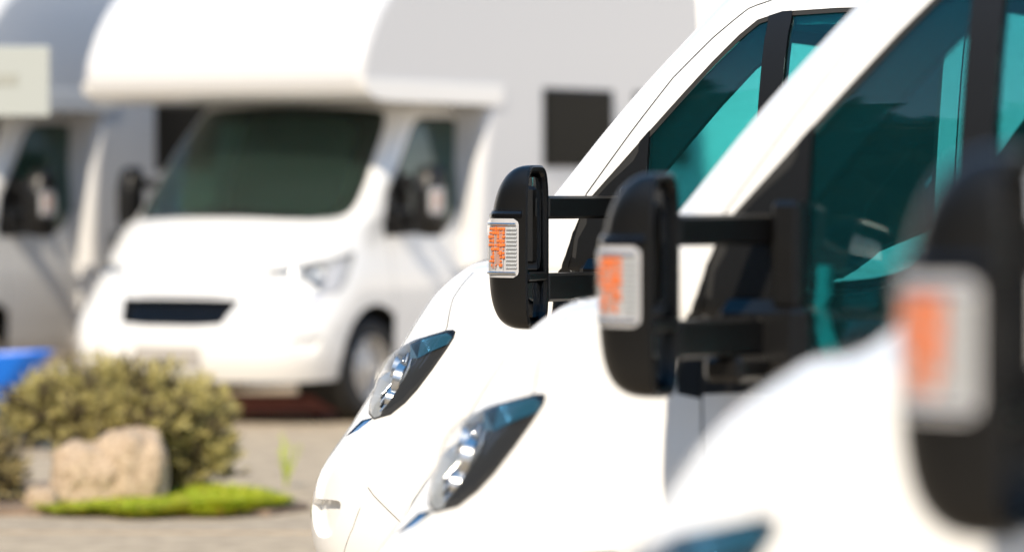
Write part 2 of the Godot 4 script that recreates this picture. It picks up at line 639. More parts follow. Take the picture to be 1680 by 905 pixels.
func build_cab(root: Node3D, is_van: bool) -> void:
	var p_end := 3.0 if is_van else 2.0
	var glass := "tinted_glass" if is_van else "grey_glass"
	var s_end := S_TOP if is_van else 11.6
	var arch := side_poly(circle(0.95, 0.36, 0.405))
	var head := vec(HEAD)
	var strip := vec(STRIP)
	var wind := rounded(symmetric([[0, 11.35], [0.50, 11.28], [0.55, 11.1], [0.565, 10.6], [0.565, 9.35], [0.545, 8.95], [0.47, 8.6], [0.3, 8.4], [0, 8.35]]), 2)
	if not is_van:
		wind = rounded(symmetric([[0, 11.35], [0.55, 11.28], [0.62, 11.1], [0.645, 10.6], [0.645, 9.35], [0.61, 8.95], [0.5, 8.6], [0.3, 8.4], [0, 8.35]]), 2)
	var cowl := symmetric([[0, 8.38], [0.3, 8.43], [0.44, 8.58], [0.47, 8.5], [0.45, 8.25], [0.35, 8.08], [0, 8.05]])
	var fog := rounded(vec([[0.53, 1.72], [0.72, 1.76], [0.738, 1.70], [0.738, 1.58], [0.71, 1.2], [0.66, 1.12], [0.60, 1.15]]), 2)
	var slot := PackedVector2Array()
	for q in [[-0.47, 0.805], [-0.2, 0.81], [0.2, 0.81], [0.47, 0.805], [0.46, 0.78], [0.40, 0.64], [0.2, 0.627], [-0.2, 0.627], [-0.40, 0.64], [-0.46, 0.78]]:
		slot.append(front(q[0], q[1]))
	var bonnet := symmetric([[0, 8.0], [0.4, 8.04], [0.60, 8.2], [0.672, 8.12], [0.69, 7.85], [0.70, 6.95], [0.75, 5.9], [0.752, 5.72], [0.70, 5.5], [0.62, 5.2], [0.56, 4.95], [0.49, 4.76], [0.42, 4.58], [0.345, 4.4], [0.33, 4.1], [0.315, 3.6], [0.30, 3.3], [0.2, 3.24], [0, 3.22]])
	var bumper := symmetric([[0, 3.08], [0.3, 3.08], [0.45, 2.9], [0.55, 2.74], [0.63, 2.88], [0.70, 2.95], [0.78, 2.5], [0.828, 2.0], [0.9, 1.74], [0.96, 1.54], [1.02, 1.33], [1.02, 0.35], [0.5, 0.30], [0, 0.30]])
	var door := side_poly(DOOR)
	var hole_xz: Array = VAN_HOLE if is_van else HOME_HOLE
	var hole := to_skin(vec(hole_xz))
	var trim := side_poly([[1.10, 1.125], [1.166, 1.115], [1.157, 1.25], [1.168, 1.39], [1.19, 1.49], [1.15, 1.385], [1.125, 1.31], [1.10, 1.21]]) if is_van else side_poly([[1.12, 1.21], [1.16, 1.20], [1.157, 1.25], [1.168, 1.39], [1.19, 1.48], [1.15, 1.385], [1.13, 1.31]])
	var grooves := []
	for line in [vec([[0.752, 5.74], [0.75, 5.9], [0.70, 6.95], [0.69, 7.85], [0.686, 7.95]])]:
		grooves.append_array(both(strip_along(line, 0.004)))
	grooves.append_array(both(strip_along(vec([[0.828, 2.0], [0.86, 1.87], [0.9, 1.74], [0.96, 1.54], [1.02, 1.33]]), 0.003)))
	grooves.append_array(both(strip_along(vec([[0.345, 4.4], [0.33, 4.1], [0.315, 3.6], [0.30, 3.3], [0.2, 3.24]]), 0.004)))
	grooves.append_array(both(strip_along(closed_line(door), 0.005)))
	var crease := both(strip_along(vec([[0.82, 1.66], [0.80, 1.35], [0.75, 0.95], [0.735, 0.6]]), 0.0022))
	grooves.append(strip_along(vec([[-0.2, 3.24], [0, 3.22], [0.2, 3.24]]), 0.012))
	var gap_holes := grooves + crease
	var head_holes := both(head) + both(strip)

	# painted shell
	var sh := Shape.new()
	var holes := both(arch) + head_holes + [wind, cowl, slot, bonnet, bumper] + both(fog) + both(door) + both(trim) + gap_holes
	if is_van:
		holes += both(side_poly(circle(4.15, 0.36, 0.405)))
	skin_patch(sh, null, holes, 0.0, -p_end, p_end, 0.35, s_end)
	if is_van:
		holes.clear()
		for s in range(2, 80):   # tail panel
			var s0 := s * 0.2
			var s1 := s0 + 0.2
			var a := skin(3.0, s0)
			var b := skin(3.0, s1)
			sh.quad(a, Vector3(-a.x, a.y, a.z), Vector3(-b.x, b.y, b.z), b, Vector3.BACK)
	obj("cab_body", sh, mat("white_paint"), root)
	sh = Shape.new()
	skin_patch(sh, bonnet, head_holes + gap_holes + [cowl], 0.0, -2, 2, 0, S_TOP)
	obj("bonnet", sh, mat("white_paint"), root)
	sh = Shape.new()
	skin_patch(sh, bumper, both(arch) + head_holes + gap_holes + [slot] + both(fog), 0.0, -2, 2, 0, S_TOP)
	for f in both(fog):
		skin_wall(sh, f, 0.0, -0.03)
		skin_patch(sh, f, [], -0.03, -2, 2, 0, S_TOP)
	var bump := obj("bumper", sh, mat("white_paint"), root)
	sh = Shape.new()
	skin_patch(sh, slot, [], -0.05, -2, 2, 0, S_TOP)
	skin_wall(sh, slot, 0.0, -0.05)
	var gr := obj("grille", sh, mat("black_plastic"), bump)
	for k in 4:
		sh = Shape.new()
		var up := 0.69 + k * 0.03
		var pts := []
		for j in 9:
			var q := front(-0.36 + 0.09 * j, up)
			var sn := skin_n(q.x, q.y)
			pts.append(sn[0] - sn[1] * 0.025)
		sh.tube(pts, 0.006, 6)
		obj("grille_bar", sh, mat("gloss_black"), bump)
	sh = Shape.new()
	sh.box(Vector3(0, 0.44, -0.052), Vector3(0.26, 0.056, 0.006), Basis.IDENTITY, 0.004)
	obj("number_plate", sh, mat("plate_white"), bump)
	sh = Shape.new()
	skin_patch(sh, cowl, [], -0.012, -2, 2, 0, S_TOP)
	skin_wall(sh, cowl, 0.0, -0.012)
	obj("wiper_cowl", sh, mat("black_plastic"), root)

	# windscreen: tinted slab in a black border
	sh = Shape.new()
	slab(sh, wind, -0.003, 0.005)
	var ws := obj("windscreen", sh, mat("screen_glass" if is_van else glass), root)
	sh = Shape.new()
	skin_band(sh, wind, 0.05, -0.011)
	obj("windscreen_border", sh, mat("gloss_black"), ws)
	for k in 2:
		sh = Shape.new()
		var path := []
		for j in 8:
			var t := j / 7.0
			var sn := skin_n(lerpf(0.16, -0.38, t) + 0.24 * k, lerpf(8.42, 8.72, t) + 0.1 * k)
			path.append(sn[0] + sn[1] * 0.016)
		sh.tube(path, 0.007, 6)
		obj("wiper", sh, mat("rubber"), ws)

	# lining seen through the glass, headliner
	sh = Shape.new()
	var wind_in := rounded(symmetric([[0, 10.95], [0.36, 10.9], [0.47, 10.6], [0.48, 9.35], [0.47, 8.95], [0.44, 8.5], [0.3, 8.3], [0, 8.25]]), 1)
	var inner := [wind_in, arch, mirror_poly(arch)] + head_holes + both(hole) + both(fog) + [slot]
	skin_patch(sh, null, inner, -0.028, -p_end, p_end, 0.8, 11.2 if is_van else 11.5, 0.08, 0.2)
	obj("interior_lining", sh, mat("lining"), root)
	if is_van:
		sh = Shape.new()
		skin_patch(sh, null, [], -0.04, -p_end, p_end, 11.2, S_TOP, 0.1, 0.25)
		obj("headliner", sh, mat("headliner"), root)

	# doors
	for sg in [1, -1]:
		var fl := func(v: PackedVector2Array) -> PackedVector2Array: return v if sg > 0 else mirror_poly(v)
		sh = Shape.new()
		skin_patch(sh, fl.call(door), [fl.call(hole)] + gap_holes, 0.0, -2, 2, 0, S_TOP)
		var d := obj("door", sh, mat("white_paint"), root)
		sh = Shape.new()
		skin_band(sh, fl.call(hole), 0.014, -0.0015)
		skin_wall(sh, fl.call(hole), 0.001, -0.012)
		obj("window_seal", sh, mat("rubber"), d)
		sh = Shape.new()
		skin_patch(sh, fl.call(to_skin(cut(hole_xz, 1.1, 1.372))), [], -0.002, -2, 2, 0, S_TOP)
		skin_patch(sh, fl.call(trim), [], -0.002, -2, 2, 0, S_TOP)
		obj("mirror_panel", sh, mat("black_plastic"), d)
		sh = Shape.new()
		var bar: PackedVector2Array = fl.call(to_skin(cut(hole_xz, 1.375, 1.408)))
		skin_patch(sh, bar, [], 0.004, -2, 2, 0, S_TOP)
		skin_wall(sh, bar, 0.004, -0.02)
		obj("window_channel", sh, mat("black_plastic"), d)
		if is_van:
			sh = Shape.new()
			bar = fl.call(to_skin(cut(hole_xz, 1.775, 1.852)))
			skin_patch(sh, bar, [], 0.003, -2, 2, 0, S_TOP)
			skin_wall(sh, bar, 0.003, -0.03)
			obj("window_post", sh, mat("black_plastic"), d)
			sh = Shape.new()
			slab(sh, fl.call(to_skin(cut(hole_xz, 1.41, 1.773))), -0.005, 0.004)
			obj("window", sh, mat(glass), d)
			sh = Shape.new()
			slab(sh, fl.call(to_skin(cut(hole_xz, 1.854, 2.37))), -0.006, 0.004)
			obj("window", sh, mat(glass), d)
		else:
			sh = Shape.new()
			slab(sh, fl.call(to_skin(cut(hole_xz, 1.41, 2.3))), -0.005, 0.004)
			obj("window", sh, mat(glass), d)
		if is_van:
			# folded blind in its frame behind the front edge of the glass, sunlit reveal painted pale round the lower corner
			sh = Shape.new()
			var blind: PackedVector2Array = fl.call(side_poly([[1.40, 1.71], [1.505, 1.828], [1.60, 1.927], [1.686, 2.011], [1.74, 2.06], [1.80, 2.085], [1.80, 1.97], [1.73, 1.915], [1.62, 1.80], [1.50, 1.665], [1.40, 1.55]]))
			skin_patch(sh, blind, [], -0.03, -2, 2, 0, S_TOP)
			skin_wall(sh, blind, -0.03, -0.05)
			obj("blind", sh, mat("lining"), d)
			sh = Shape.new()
			var reveal: PackedVector2Array = fl.call(side_poly([[1.425, 1.42], [1.425, 1.27], [1.45, 1.215], [1.50, 1.19], [1.80, 1.19], [1.80, 1.22], [1.53, 1.225], [1.48, 1.245], [1.458, 1.29], [1.455, 1.42]]))
			skin_patch(sh, reveal, [], -0.03, -2, 2, 0, S_TOP)
			skin_wall(sh, reveal, -0.03, -0.05)
			obj("sunlit_reveal", sh, mat("sunlit_pale"), d)
		sh = Shape.new()
		var hp := side(2.26, 1.02)
		var hn := skin_n(hp.x * sg, hp.y)
		sh.box(hn[0] + hn[1] * 0.016, Vector3(0.014, 0.028, 0.10), Basis.IDENTITY, 0.008)
		sh.box(hn[0] + hn[1] * 0.002 + Vector3(0, -0.0, 0), Vector3(0.004, 0.05, 0.125), Basis.IDENTITY, 0.003)
		obj("handle", sh, mat("black_plastic"), d)

		headlight(root, fl.call(head), float(sg), not is_van)
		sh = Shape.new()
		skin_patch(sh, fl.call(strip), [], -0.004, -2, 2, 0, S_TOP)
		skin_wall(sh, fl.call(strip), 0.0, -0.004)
		obj("light_strip", sh, mat("sky_blue_chrome"), root)
		# wheel housing and wheel
		var wells := [0.95] + ([4.15] if is_van else [])
		for wx in wells:
			sh = Shape.new()
			var ring := circle(wx, 0.36, 0.405, 40)
			for k in 40:
				var a: Array = ring[k]
				var b: Array = ring[(k + 1) % 40]
				var out: float = -0.985 * sg
				var inn: float = -0.62 * sg
				sh.quad(Vector3(out, a[1], a[0]), Vector3(out, b[1], b[0]), Vector3(inn, b[1], b[0]), Vector3(inn, a[1], a[0]), Vector3(0, 0.36 - a[1], wx - a[0]))
				sh.flat(Vector3(inn, a[1], a[0]), Vector3(inn, b[1], b[0]), Vector3(inn, 0.36, wx), Vector3(-sg, 0, 0))
			obj("wheel_housing", sh, mat("rubber"), root)
			wheel(root, Vector3(-0.86 * sg, 0.335, wx), float(sg))
		door_mirror(root, float(sg), 0.0 if is_van else 0.19)

	cab_interior(root)


func lens_dome(poly: PackedVector2Array, q: Vector2) -> float:
	if not Geometry2D.is_point_in_polygon(q, poly):
		return 0.0
	var dist := 1.0
	var k := Vector2(0.75, 0.16)
	for i in poly.size():
		var a := poly[i] * k
		var b := poly[(i + 1) % poly.size()] * k
		dist = minf(dist, (q * k).distance_to(Geometry2D.get_closest_point_to_segment(q * k, a, b)))
	var t := clampf(dist / 0.07, 0.0, 1.0)
	return 0.016 * sqrt(1.0 - (1.0 - t) * (1.0 - t))


func headlight(root: Node3D, poly: PackedVector2Array, sg: float, bright: bool) -> void:
	var sh := Shape.new()
	skin_patch(sh, poly, [], 0.002, -2, 2, 0, S_TOP, 0.02, 0.1, false, true)
	var lens := obj("headlight", sh, mat("clear_lens"), root)
	sh = Shape.new()
	skin_band(sh, poly, 0.005, 0.0035)
	# dark side wing behind the rear half of the lens
	var wing := PackedVector2Array()
	for q in [[0.64, 5.25], [0.64, 4.6], [0.645, 3.9], [0.64, 3.32], [0.73, 3.35], [0.76, 3.65], [0.775, 4.3], [0.785, 5.0], [0.785, 5.5]]:
		wing.append(Vector2(q[0] * sg, q[1]))
	skin_patch(sh, wing, [], -0.03, -2, 2, 0, S_TOP)
	skin_wall(sh, wing, -0.03, -0.08)
	obj("lamp_housing", sh, mat("lamp_white" if bright else "rubber"), lens)
	sh = Shape.new()
	skin_patch(sh, poly, [wing], -0.062, -2, 2, 0, S_TOP)
	skin_wall(sh, poly, 0.002, -0.062)
	obj("lamp_backing", sh, mat("satin_silver"), lens)
	for q in [[0.475, 4.42, 0.055], [0.585, 4.2, 0.05], [0.615, 3.72, 0.03]]:
		var sn := skin_n(q[0] * sg, q[1])
		var c: Vector3 = sn[0] - sn[1] * 0.06
		var fwd: Vector3 = (Vector3(0, 0.05, -1) + sn[1] * 0.5).normalized()
		var bx := Basis(fwd, Vector3.UP.cross(fwd).normalized(), Vector3.ZERO)
		bx.y = fwd.cross(Vector3.UP).normalized().cross(fwd).normalized()
		bx.z = fwd.cross(bx.y)
		sh = Shape.new()
		var prof := []
		for k in 9:
			var t := k / 8.0
			prof.append([q[2] * sqrt(t) + 0.004, 0.024 * t])
		prof.append([q[2] + 0.009, 0.026])
		prof.append([q[2] + 0.009, 0.0])
		sh.lathe(prof, 24, Transform3D(bx, c))
		var rf := obj("reflector", sh, mat("chrome"), lens)
		sh = Shape.new()
		sh.tube([c + fwd * 0.003, c + fwd * 0.03], 0.01, 8)
		obj("bulb", sh, mat("lamp_white"), rf)
		if bright and q[2] > 0.04:  # chrome domes added to catch the sun as glints
			sh = Shape.new()
			var ball := []
			for k in 9:
				var a := PI * 0.5 * k / 8.0
				ball.append([0.055 * cos(a), 0.055 * sin(a) - 0.01])
			sh.lathe(ball, 24, Transform3D(bx, c))
			obj("glint_dome", sh, mat("chrome"), rf)
	for k in 5:   # bright ribs that frame the lamps
		sh = Shape.new()
		var path := []
		for j in 8:
			var t := j / 7.0
			var p := lerpf(0.50, 0.635, t * 0.35 + k * 0.16)
			var sn := skin_n(p * sg, lerpf(4.75 + 0.06 * k, 3.75 - 0.09 * k, t))
			path.append(sn[0] - sn[1] * (0.028 + 0.012 * sin(t * PI)))
		sh.tube(path, 0.0045, 6)
		obj("lamp_rib", sh, mat("chrome" if k % 2 == 0 else "gloss_black"), lens)
	# sloping shelf along the upper edge that mirrors the sky; sky blue also tinted into the van chrome
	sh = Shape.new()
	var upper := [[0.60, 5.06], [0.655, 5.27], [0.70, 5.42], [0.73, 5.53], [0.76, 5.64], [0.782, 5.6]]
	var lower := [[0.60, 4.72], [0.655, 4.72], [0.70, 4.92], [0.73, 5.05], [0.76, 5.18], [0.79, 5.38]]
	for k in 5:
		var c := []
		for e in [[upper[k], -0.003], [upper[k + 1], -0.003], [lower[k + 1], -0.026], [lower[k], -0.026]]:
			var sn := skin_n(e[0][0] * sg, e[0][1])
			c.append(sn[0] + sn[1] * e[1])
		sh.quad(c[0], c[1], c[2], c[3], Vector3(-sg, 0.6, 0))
	obj("upper_shelf", sh, mat("satin_silver" if bright else "sky_blue_chrome"), lens)


func wheel(root: Node3D, at: Vector3, sg: float) -> void:
	var o := Node3D.new()
	o.name = "wheel"
	root.add_child(o, true)
	o.position = at
	var f := Transform3D(Basis(Vector3(-sg, 0, 0), Vector3.UP, Vector3(0, 0, -sg)), Vector3.ZERO)
	var sh := Shape.new()
	sh.lathe([[0.205, -0.10], [0.24, -0.112], [0.29, -0.115], [0.322, -0.10], [0.334, -0.075], [0.335, -0.03], [0.330, -0.028], [0.330, -0.022], [0.335, -0.02], [0.335, 0.02], [0.330, 0.022], [0.330, 0.028], [0.335, 0.03], [0.334, 0.075], [0.322, 0.10], [0.29, 0.115], [0.24, 0.112], [0.205, 0.10]], 40, f)
	obj("tyre", sh, mat("tyre"), o)
	sh = Shape.new()
	sh.lathe([[0.215, -0.10], [0.20, -0.08], [0.19, 0.02], [0.197, 0.075], [0.212, 0.10], [0.217, 0.106], [0.212, 0.11], [0.203, 0.10], [0.19, 0.06], [0.182, 0.045]], 40, f)
	sh.lathe([[0.09, 0.062], [0.082, 0.075], [0.06, 0.08], [0.056, 0.092], [0.0, 0.096]], 24, f)
	for k in 8:
		var a := TAU * k / 8.0
		var dirn := Vector3(0, cos(a), sin(a))
		var tang := Vector3(0, -sin(a), cos(a))
		var pts := []
		for e in [[0.08, -0.032, 0.066], [0.08, 0.032, 0.066], [0.195, 0.05, 0.05], [0.195, -0.05, 0.05]]:
			pts.append(f * (dirn * e[0] + tang * e[1] + Vector3(e[2], 0, 0)))
		sh.quad(pts[0], pts[1], pts[2], pts[3], f.basis * Vector3.RIGHT)
	obj("rim", sh, mat("wheel_silver"), o)
	sh = Shape.new()
	sh.lathe([[0.195, -0.02], [0.0, -0.02]], 24, f)
	obj("brake_disc", sh, mat("steel"), o)
	for k in 5:
		sh = Shape.new()
		var a := TAU * k / 5.0
		sh.tube([f * Vector3(0.06, 0.065 * cos(a), 0.065 * sin(a)), f * Vector3(0.088, 0.065 * cos(a), 0.065 * sin(a))], 0.011, 6)
		obj("wheel_bolt", sh, mat("steel"), o)


# door mirror: local frame of the head is (outward, up, backward)
func head_point(z: float, phi: float, off := 0.0) -> Vector3:
	var t := z / 0.24
	var kw := pow(maxf(1.0 - pow(absf(t), 5.0), 0.0), 0.2)
	var kd := pow(maxf(1.0 - pow(absf(t), 2.5 if t > 0.0 else 3.4), 0.0), 1.0 / (2.5 if t > 0.0 else 3.4))
	var c := cos(phi)
	var s := sin(phi)
	var rr := pow(pow(absf(c), 3.0) + pow(absf(s), 3.0), -1.0 / 3.0)
	var step := 0.006 * (1.0 - smoothstep(0.096, 0.106, z))
	var y := (0.090 * kw + step * 0.6) * rr * c
	var fwd := (0.138 * kd + step) * rr * s
	return Vector3(y, z, 0.01 + 0.21 * y - fwd)


func head_normal(z: float, phi: float) -> Vector3:
	var a := head_point(z, phi + 0.01) - head_point(z, phi - 0.01)
	var b := head_point(minf(z + 0.004, 0.2399), phi) - head_point(maxf(z - 0.004, -0.2399), phi)
	var n := a.cross(b).normalized()
	if n.dot(head_point(z, phi) - Vector3(0, z * 0.6, 0.03)) < 0.0:
		n = -n
	return n


func head_patch(sh: Shape, f: Transform3D, z0: float, z1: float, a0: float, a1: float, off: float, nz: int, na: int, corner := 0.0) -> void:
	for i in nz:
		for j in na:
			var c := []
			for e in [[0, 0], [1, 0], [1, 1], [0, 1]]:
				var u: float = float(i + e[0]) / nz
				var w: float = float(j + e[1]) / na
				var zz := lerpf(z0, z1, u)
				var edge := minf(u, 1.0 - u) * (z1 - z0)
				var shrink := 0.0
				if corner > 0.0 and edge < corner:
					shrink = (1.0 - sqrt(maxf(0.0, 1.0 - pow(1.0 - edge / corner, 2.0)))) * 0.14
				var ph := lerpf(a0 + (a1 - a0) * shrink, a1 - (a1 - a0) * shrink, w)
				var n := head_normal(zz, ph)
				c.append([f * (head_point(zz, ph) + n * off), (f.basis * n).normalized()])
			sh.tri(c[0][0], c[1][0], c[2][0], c[0][1], c[1][1], c[2][1])
			sh.tri(c[0][0], c[2][0], c[3][0], c[0][1], c[2][1], c[3][1])


func door_mirror(root: Node3D, sg: float, shorter: float) -> void:
	var o := Node3D.new()
	o.name = "door_mirror"
	root.add_child(o, true)
	var reach := 1.41 - shorter
	var f := Transform3D(Basis(Vector3(-sg, 0, 0), Vector3.UP, Vector3.BACK), Vector3(-sg * reach, 1.38 if shorter == 0.0 else 1.45, 1.30))
	var sh := Shape.new()
	# shell
	var zs := []
	for k in 49:
		var t := -cos(PI * k / 48.0)
		zs.append(0.2395 * (t * 0.55 + 0.45 * signf(t) * pow(absf(t), 0.7)))
	zs.append_array([0.096, 0.106, 0.101])
	zs.sort()
	for i in zs.size() - 1:
		for j in 24:
			var c := []
			for e in [[0, 0], [1, 0], [1, 1], [0, 1]]:
				var ph: float = PI * (j + e[1]) / 24.0
				var n := head_normal(zs[i + e[0]], ph)
				c.append([f * head_point(zs[i + e[0]], ph), (f.basis * n).normalized()])
			sh.tri(c[0][0], c[1][0], c[2][0], c[0][1], c[1][1], c[2][1])
			sh.tri(c[0][0], c[2][0], c[3][0], c[0][1], c[2][1], c[3][1])
	# rim: out, round the edge, into the recess
	var rings := []
	for e in [[1.0, 0.0], [1.0, 0.008], [0.975, 0.013], [0.93, 0.010], [0.91, 0.0], [0.90, -0.022]]:
		var ring := []
		for k in 64:
			var a := TAU * k / 64.0
			var rr := pow(pow(absf(cos(a)), 5.0) + pow(absf(sin(a)), 5.0), -0.2)
			var y: float = 0.0945 * (1.0 - (1.0 - e[0]) * 2.0) * rr * cos(a)
			ring.append(f * Vector3(y, 0.24 * e[0] * rr * sin(a), 0.01 + 0.21 * y + e[1]))
		rings.append(ring)
	for i in rings.size() - 1:
		for k in 64:
			var m: int = (k + 1) % 64
			sh.quad(rings[i][k], rings[i][m], rings[i + 1][m], rings[i + 1][k], (rings[i][k] - f * Vector3(0, 0, 0.0)) if i < 2 else f.basis * Vector3(0, 0, 1) if i < 4 else f.origin - rings[i][k])
	for k in 64:
		sh.flat(rings[5][k], rings[5][(k + 1) % 64], f * Vector3(0, 0, -0.012), f.basis * Vector3.BACK)
	# divider between the two glasses, upright fin in the recess
	sh.box(f * Vector3(0.0, -0.085, 0.012), Vector3(0.079, 0.013, 0.012), Basis(Vector3(0, 1, 0), -0.207 * -sg), 0.005)
	obj("mirror_housing", sh, mat("black_plastic"), o)
	for g in [[-0.066, 0.205, 0.0], [-0.205, -0.104, 0.06]]:
		sh = Shape.new()
		var pts := []
		var n := 28
		var cz: float = (g[0] + g[1]) * 0.5
		var hz: float = (g[1] - g[0]) * 0.5
		for k in n:
			var a := TAU * k / n
			var rr := pow(pow(absf(cos(a)), 6.0) + pow(absf(sin(a)), 6.0), -1.0 / 6.0)
			var y := 0.072 * rr * cos(a)
			pts.append(f * Vector3(y, cz + hz * rr * sin(a), 0.004 + 0.21 * y + g[2] * y))
		for k in n:
			sh.flat(pts[k], pts[(k + 1) % n], f * Vector3(0, cz, 0.004), f.basis * Vector3.BACK)
		obj("mirror_glass", sh, mat("mirror_glass"), o)
	# indicator lamp on the outer front corner
	sh = Shape.new()
	head_patch(sh, f, -0.088, 0.084, 0.10, 1.0, 0.0025, 20, 10, 0.02)
	var lamp := obj("indicator", sh, mat("lamp_white"), o)
	sh = Shape.new()
	head_patch(sh, f, -0.026, 0.054, 0.46, 0.79, 0.0045, 12, 6, 0.03)
	head_patch(sh, f, -0.05, -0.024, 0.50, 0.70, 0.0042, 6, 4, 0.012)
	head_patch(sh, f, -0.062, -0.046, 0.62, 0.78, 0.0042, 6, 4, 0.008)
	obj("amber_bulb", sh, mat("amber_pale"), lamp)
	if shorter == 0.0:   # the bulb as the faceted lens breaks it up
		sh = Shape.new()
		var pick := RandomNumberGenerator.new()
		pick.seed = 3
		for a in 7:
			for b in 10:
				var z := 0.054 - 0.0118 * b
				if pick.randf() < (0.08 if b < 6 else 0.35 + 0.1 * (b - 6)):
					continue
				var ph := 0.44 + 0.064 * a
				var r := pick.randf_range(0.0024, 0.0052)
				sh.box(f * (head_point(z, ph) + head_normal(z, ph) * 0.0048), Vector3(r, r * pick.randf_range(0.8, 1.6), r), Basis(Vector3.UP, pick.randf_range(0, 1.5)), 0.002)
		obj("amber_facets", sh, mat("amber"), lamp)
	for k in 9:   # beaded half of the lens, fine flutes over the bulb
		sh = Shape.new()
		var ph: float = 0.165 + 0.04 * k if k < 6 else 0.45 + 0.2 * (k - 6)
		if k < 6:
			for j in 11:
				var z := -0.058 + 0.0112 * j
				var c := f * (head_point(z, ph) + head_normal(z, ph) * 0.005)
				sh.box(c, Vector3(0.003, 0.0036, 0.003), Basis(Vector3.UP, 0.6), 0.0015)
		else:
			var path := []
			for j in 9:
				var z := lerpf(-0.064, 0.058, j / 8.0)
				path.append(f * (head_point(z, ph) + head_normal(z, ph) * 0.0055))
			sh.tube(path, 0.0014, 5)
		obj("lens_rib", sh, mat("satin_silver"), lamp)
	for z in [-0.074, 0.068]:
		sh = Shape.new()
		var path := []
		for j in 9:
			var ph := lerpf(0.16, 0.94, j / 8.0)
			path.append(f * (head_point(z, ph) + head_normal(z, ph) * 0.006))
		sh.tube(path, 0.004, 6)
		obj("lens_rib", sh, mat("chrome"), lamp)
	sh = Shape.new()
	head_patch(sh, f, -0.088, 0.084, 0.10, 1.0, 0.007, 20, 10, 0.02)
	obj("lens", sh, mat("clear_lens"), lamp)
	# smooth dark band over the lamp
	sh = Shape.new()
	head_patch(sh, f, 0.088, 0.108, 0.04, 1.9, 0.0035, 3, 16)
	obj("trim_band", sh, mat("gloss_black"), o)
	# arms and foot
	var span := reach - 0.97
	for z in [0.116, -0.12]:
		sh = Shape.new()
		var y0 := -0.085
		var y1 := -span - 0.01
		sh.box(f * Vector3((y0 + y1) * 0.5, z, 0.0), Vector3((y0 - y1) * 0.5, 0.034 if z > 0.0 else 0.042, 0.026), Basis(Vector3.UP, -0.1 * sg), 0.008)
		obj("mirror_arm", sh, mat("black_plastic"), o)
	sh = Shape.new()
	sh.box(f * Vector3(-span - 0.005, -0.125, 0.02), Vector3(0.045, 0.085, 0.115), Basis.IDENTITY, 0.03)
	sh.box(f * Vector3(-span - 0.005, 0.06, 0.085), Vector3(0.035, 0.12, 0.035), Basis.IDENTITY, 0.012)
	sh.box(f * Vector3(-span + 0.09, -0.19, 0.0), Vector3(0.07, 0.03, 0.05), Basis.IDENTITY, 0.014)
	obj("mirror_foot", sh, mat("black_plastic"), o)


func cab_interior(root: Node3D) -> void:
	var sh := Shape.new()
	var prof := [[0.80, 1.02], [0.80, 1.22], [0.95, 1.26], [1.12, 1.23], [1.22, 1.14], [1.22, 0.80], [1.12, 0.70]]
	for i in prof.size():
		var a: Array = prof[i]
		var b: Array = prof[(i + 1) % prof.size()]
		sh.quad(Vector3(-0.86, a[1], a[0]), Vector3(0.86, a[1], a[0]), Vector3(0.86, b[1], b[0]), Vector3(-0.86, b[1], b[0]), Vector3(0, (a[1] + b[1]) * 0.5 - 0.95, (a[0] + b[0]) * 0.5 - 1.0))
	sh.box(Vector3(-0.38, 1.26, 1.05), Vector3(0.17, 0.04, 0.10), Basis.IDENTITY, 0.03)
	obj("dashboard", sh, mat("dash_plastic"), root)
	sh = Shape.new()
	var c := Vector3(-0.38, 1.13, 1.40)
	var nrm := Vector3(0, 0.72, 0.69).normalized()
	var u := Vector3.RIGHT
	var w := nrm.cross(u)
	var ring := []
	for k in 25:
		var a := TAU * k / 24.0
		ring.append(c + u * cos(a) * 0.19 + w * sin(a) * 0.19)
	sh.tube(ring, 0.015, 8, false)
	for a in [0.0, PI, PI * 0.5, PI * 1.5]:
		sh.tube([c - nrm * 0.02, c + (u * cos(a) + w * sin(a)) * 0.19], 0.014, 6)
	sh.tube([c, c - nrm * 0.3], 0.03, 8)
	obj("steering_wheel", sh, mat("dash_plastic"), root)
	for x in [-0.40, 0.42]:
		sh = Shape.new()
		sh.box(Vector3(x, 0.78, 1.95), Vector3(0.24, 0.08, 0.26), Basis(Vector3.RIGHT, -0.08), 0.05)
		sh.box(Vector3(x, 1.12, 2.27), Vector3(0.235, 0.33, 0.06), Basis(Vector3.RIGHT, 0.2), 0.05)
		sh.box(Vector3(x, 0.55, 1.97), Vector3(0.18, 0.16, 0.2))
		var seat := obj("seat", sh, mat("seat_cloth"), root)
		sh = Shape.new()
		sh.box(Vector3(x, 1.57, 2.36), Vector3(0.13, 0.10, 0.045), Basis(Vector3.RIGHT, 0.12), 0.04)
		sh.tube([Vector3(x - 0.05, 1.40, 2.33), Vector3(x - 0.05, 1.5, 2.35)], 0.007, 6)
		sh.tube([Vector3(x + 0.05, 1.40, 2.33), Vector3(x + 0.05, 1.5, 2.35)], 0.007, 6)
		obj("headrest", sh, mat("head_cloth"), seat)
	sh = Shape.new()
	sh.box(Vector3(0, 0.36, 2.0), Vector3(0.88, 0.02, 1.3))
	obj("cab_floor", sh, mat("lining"), root)


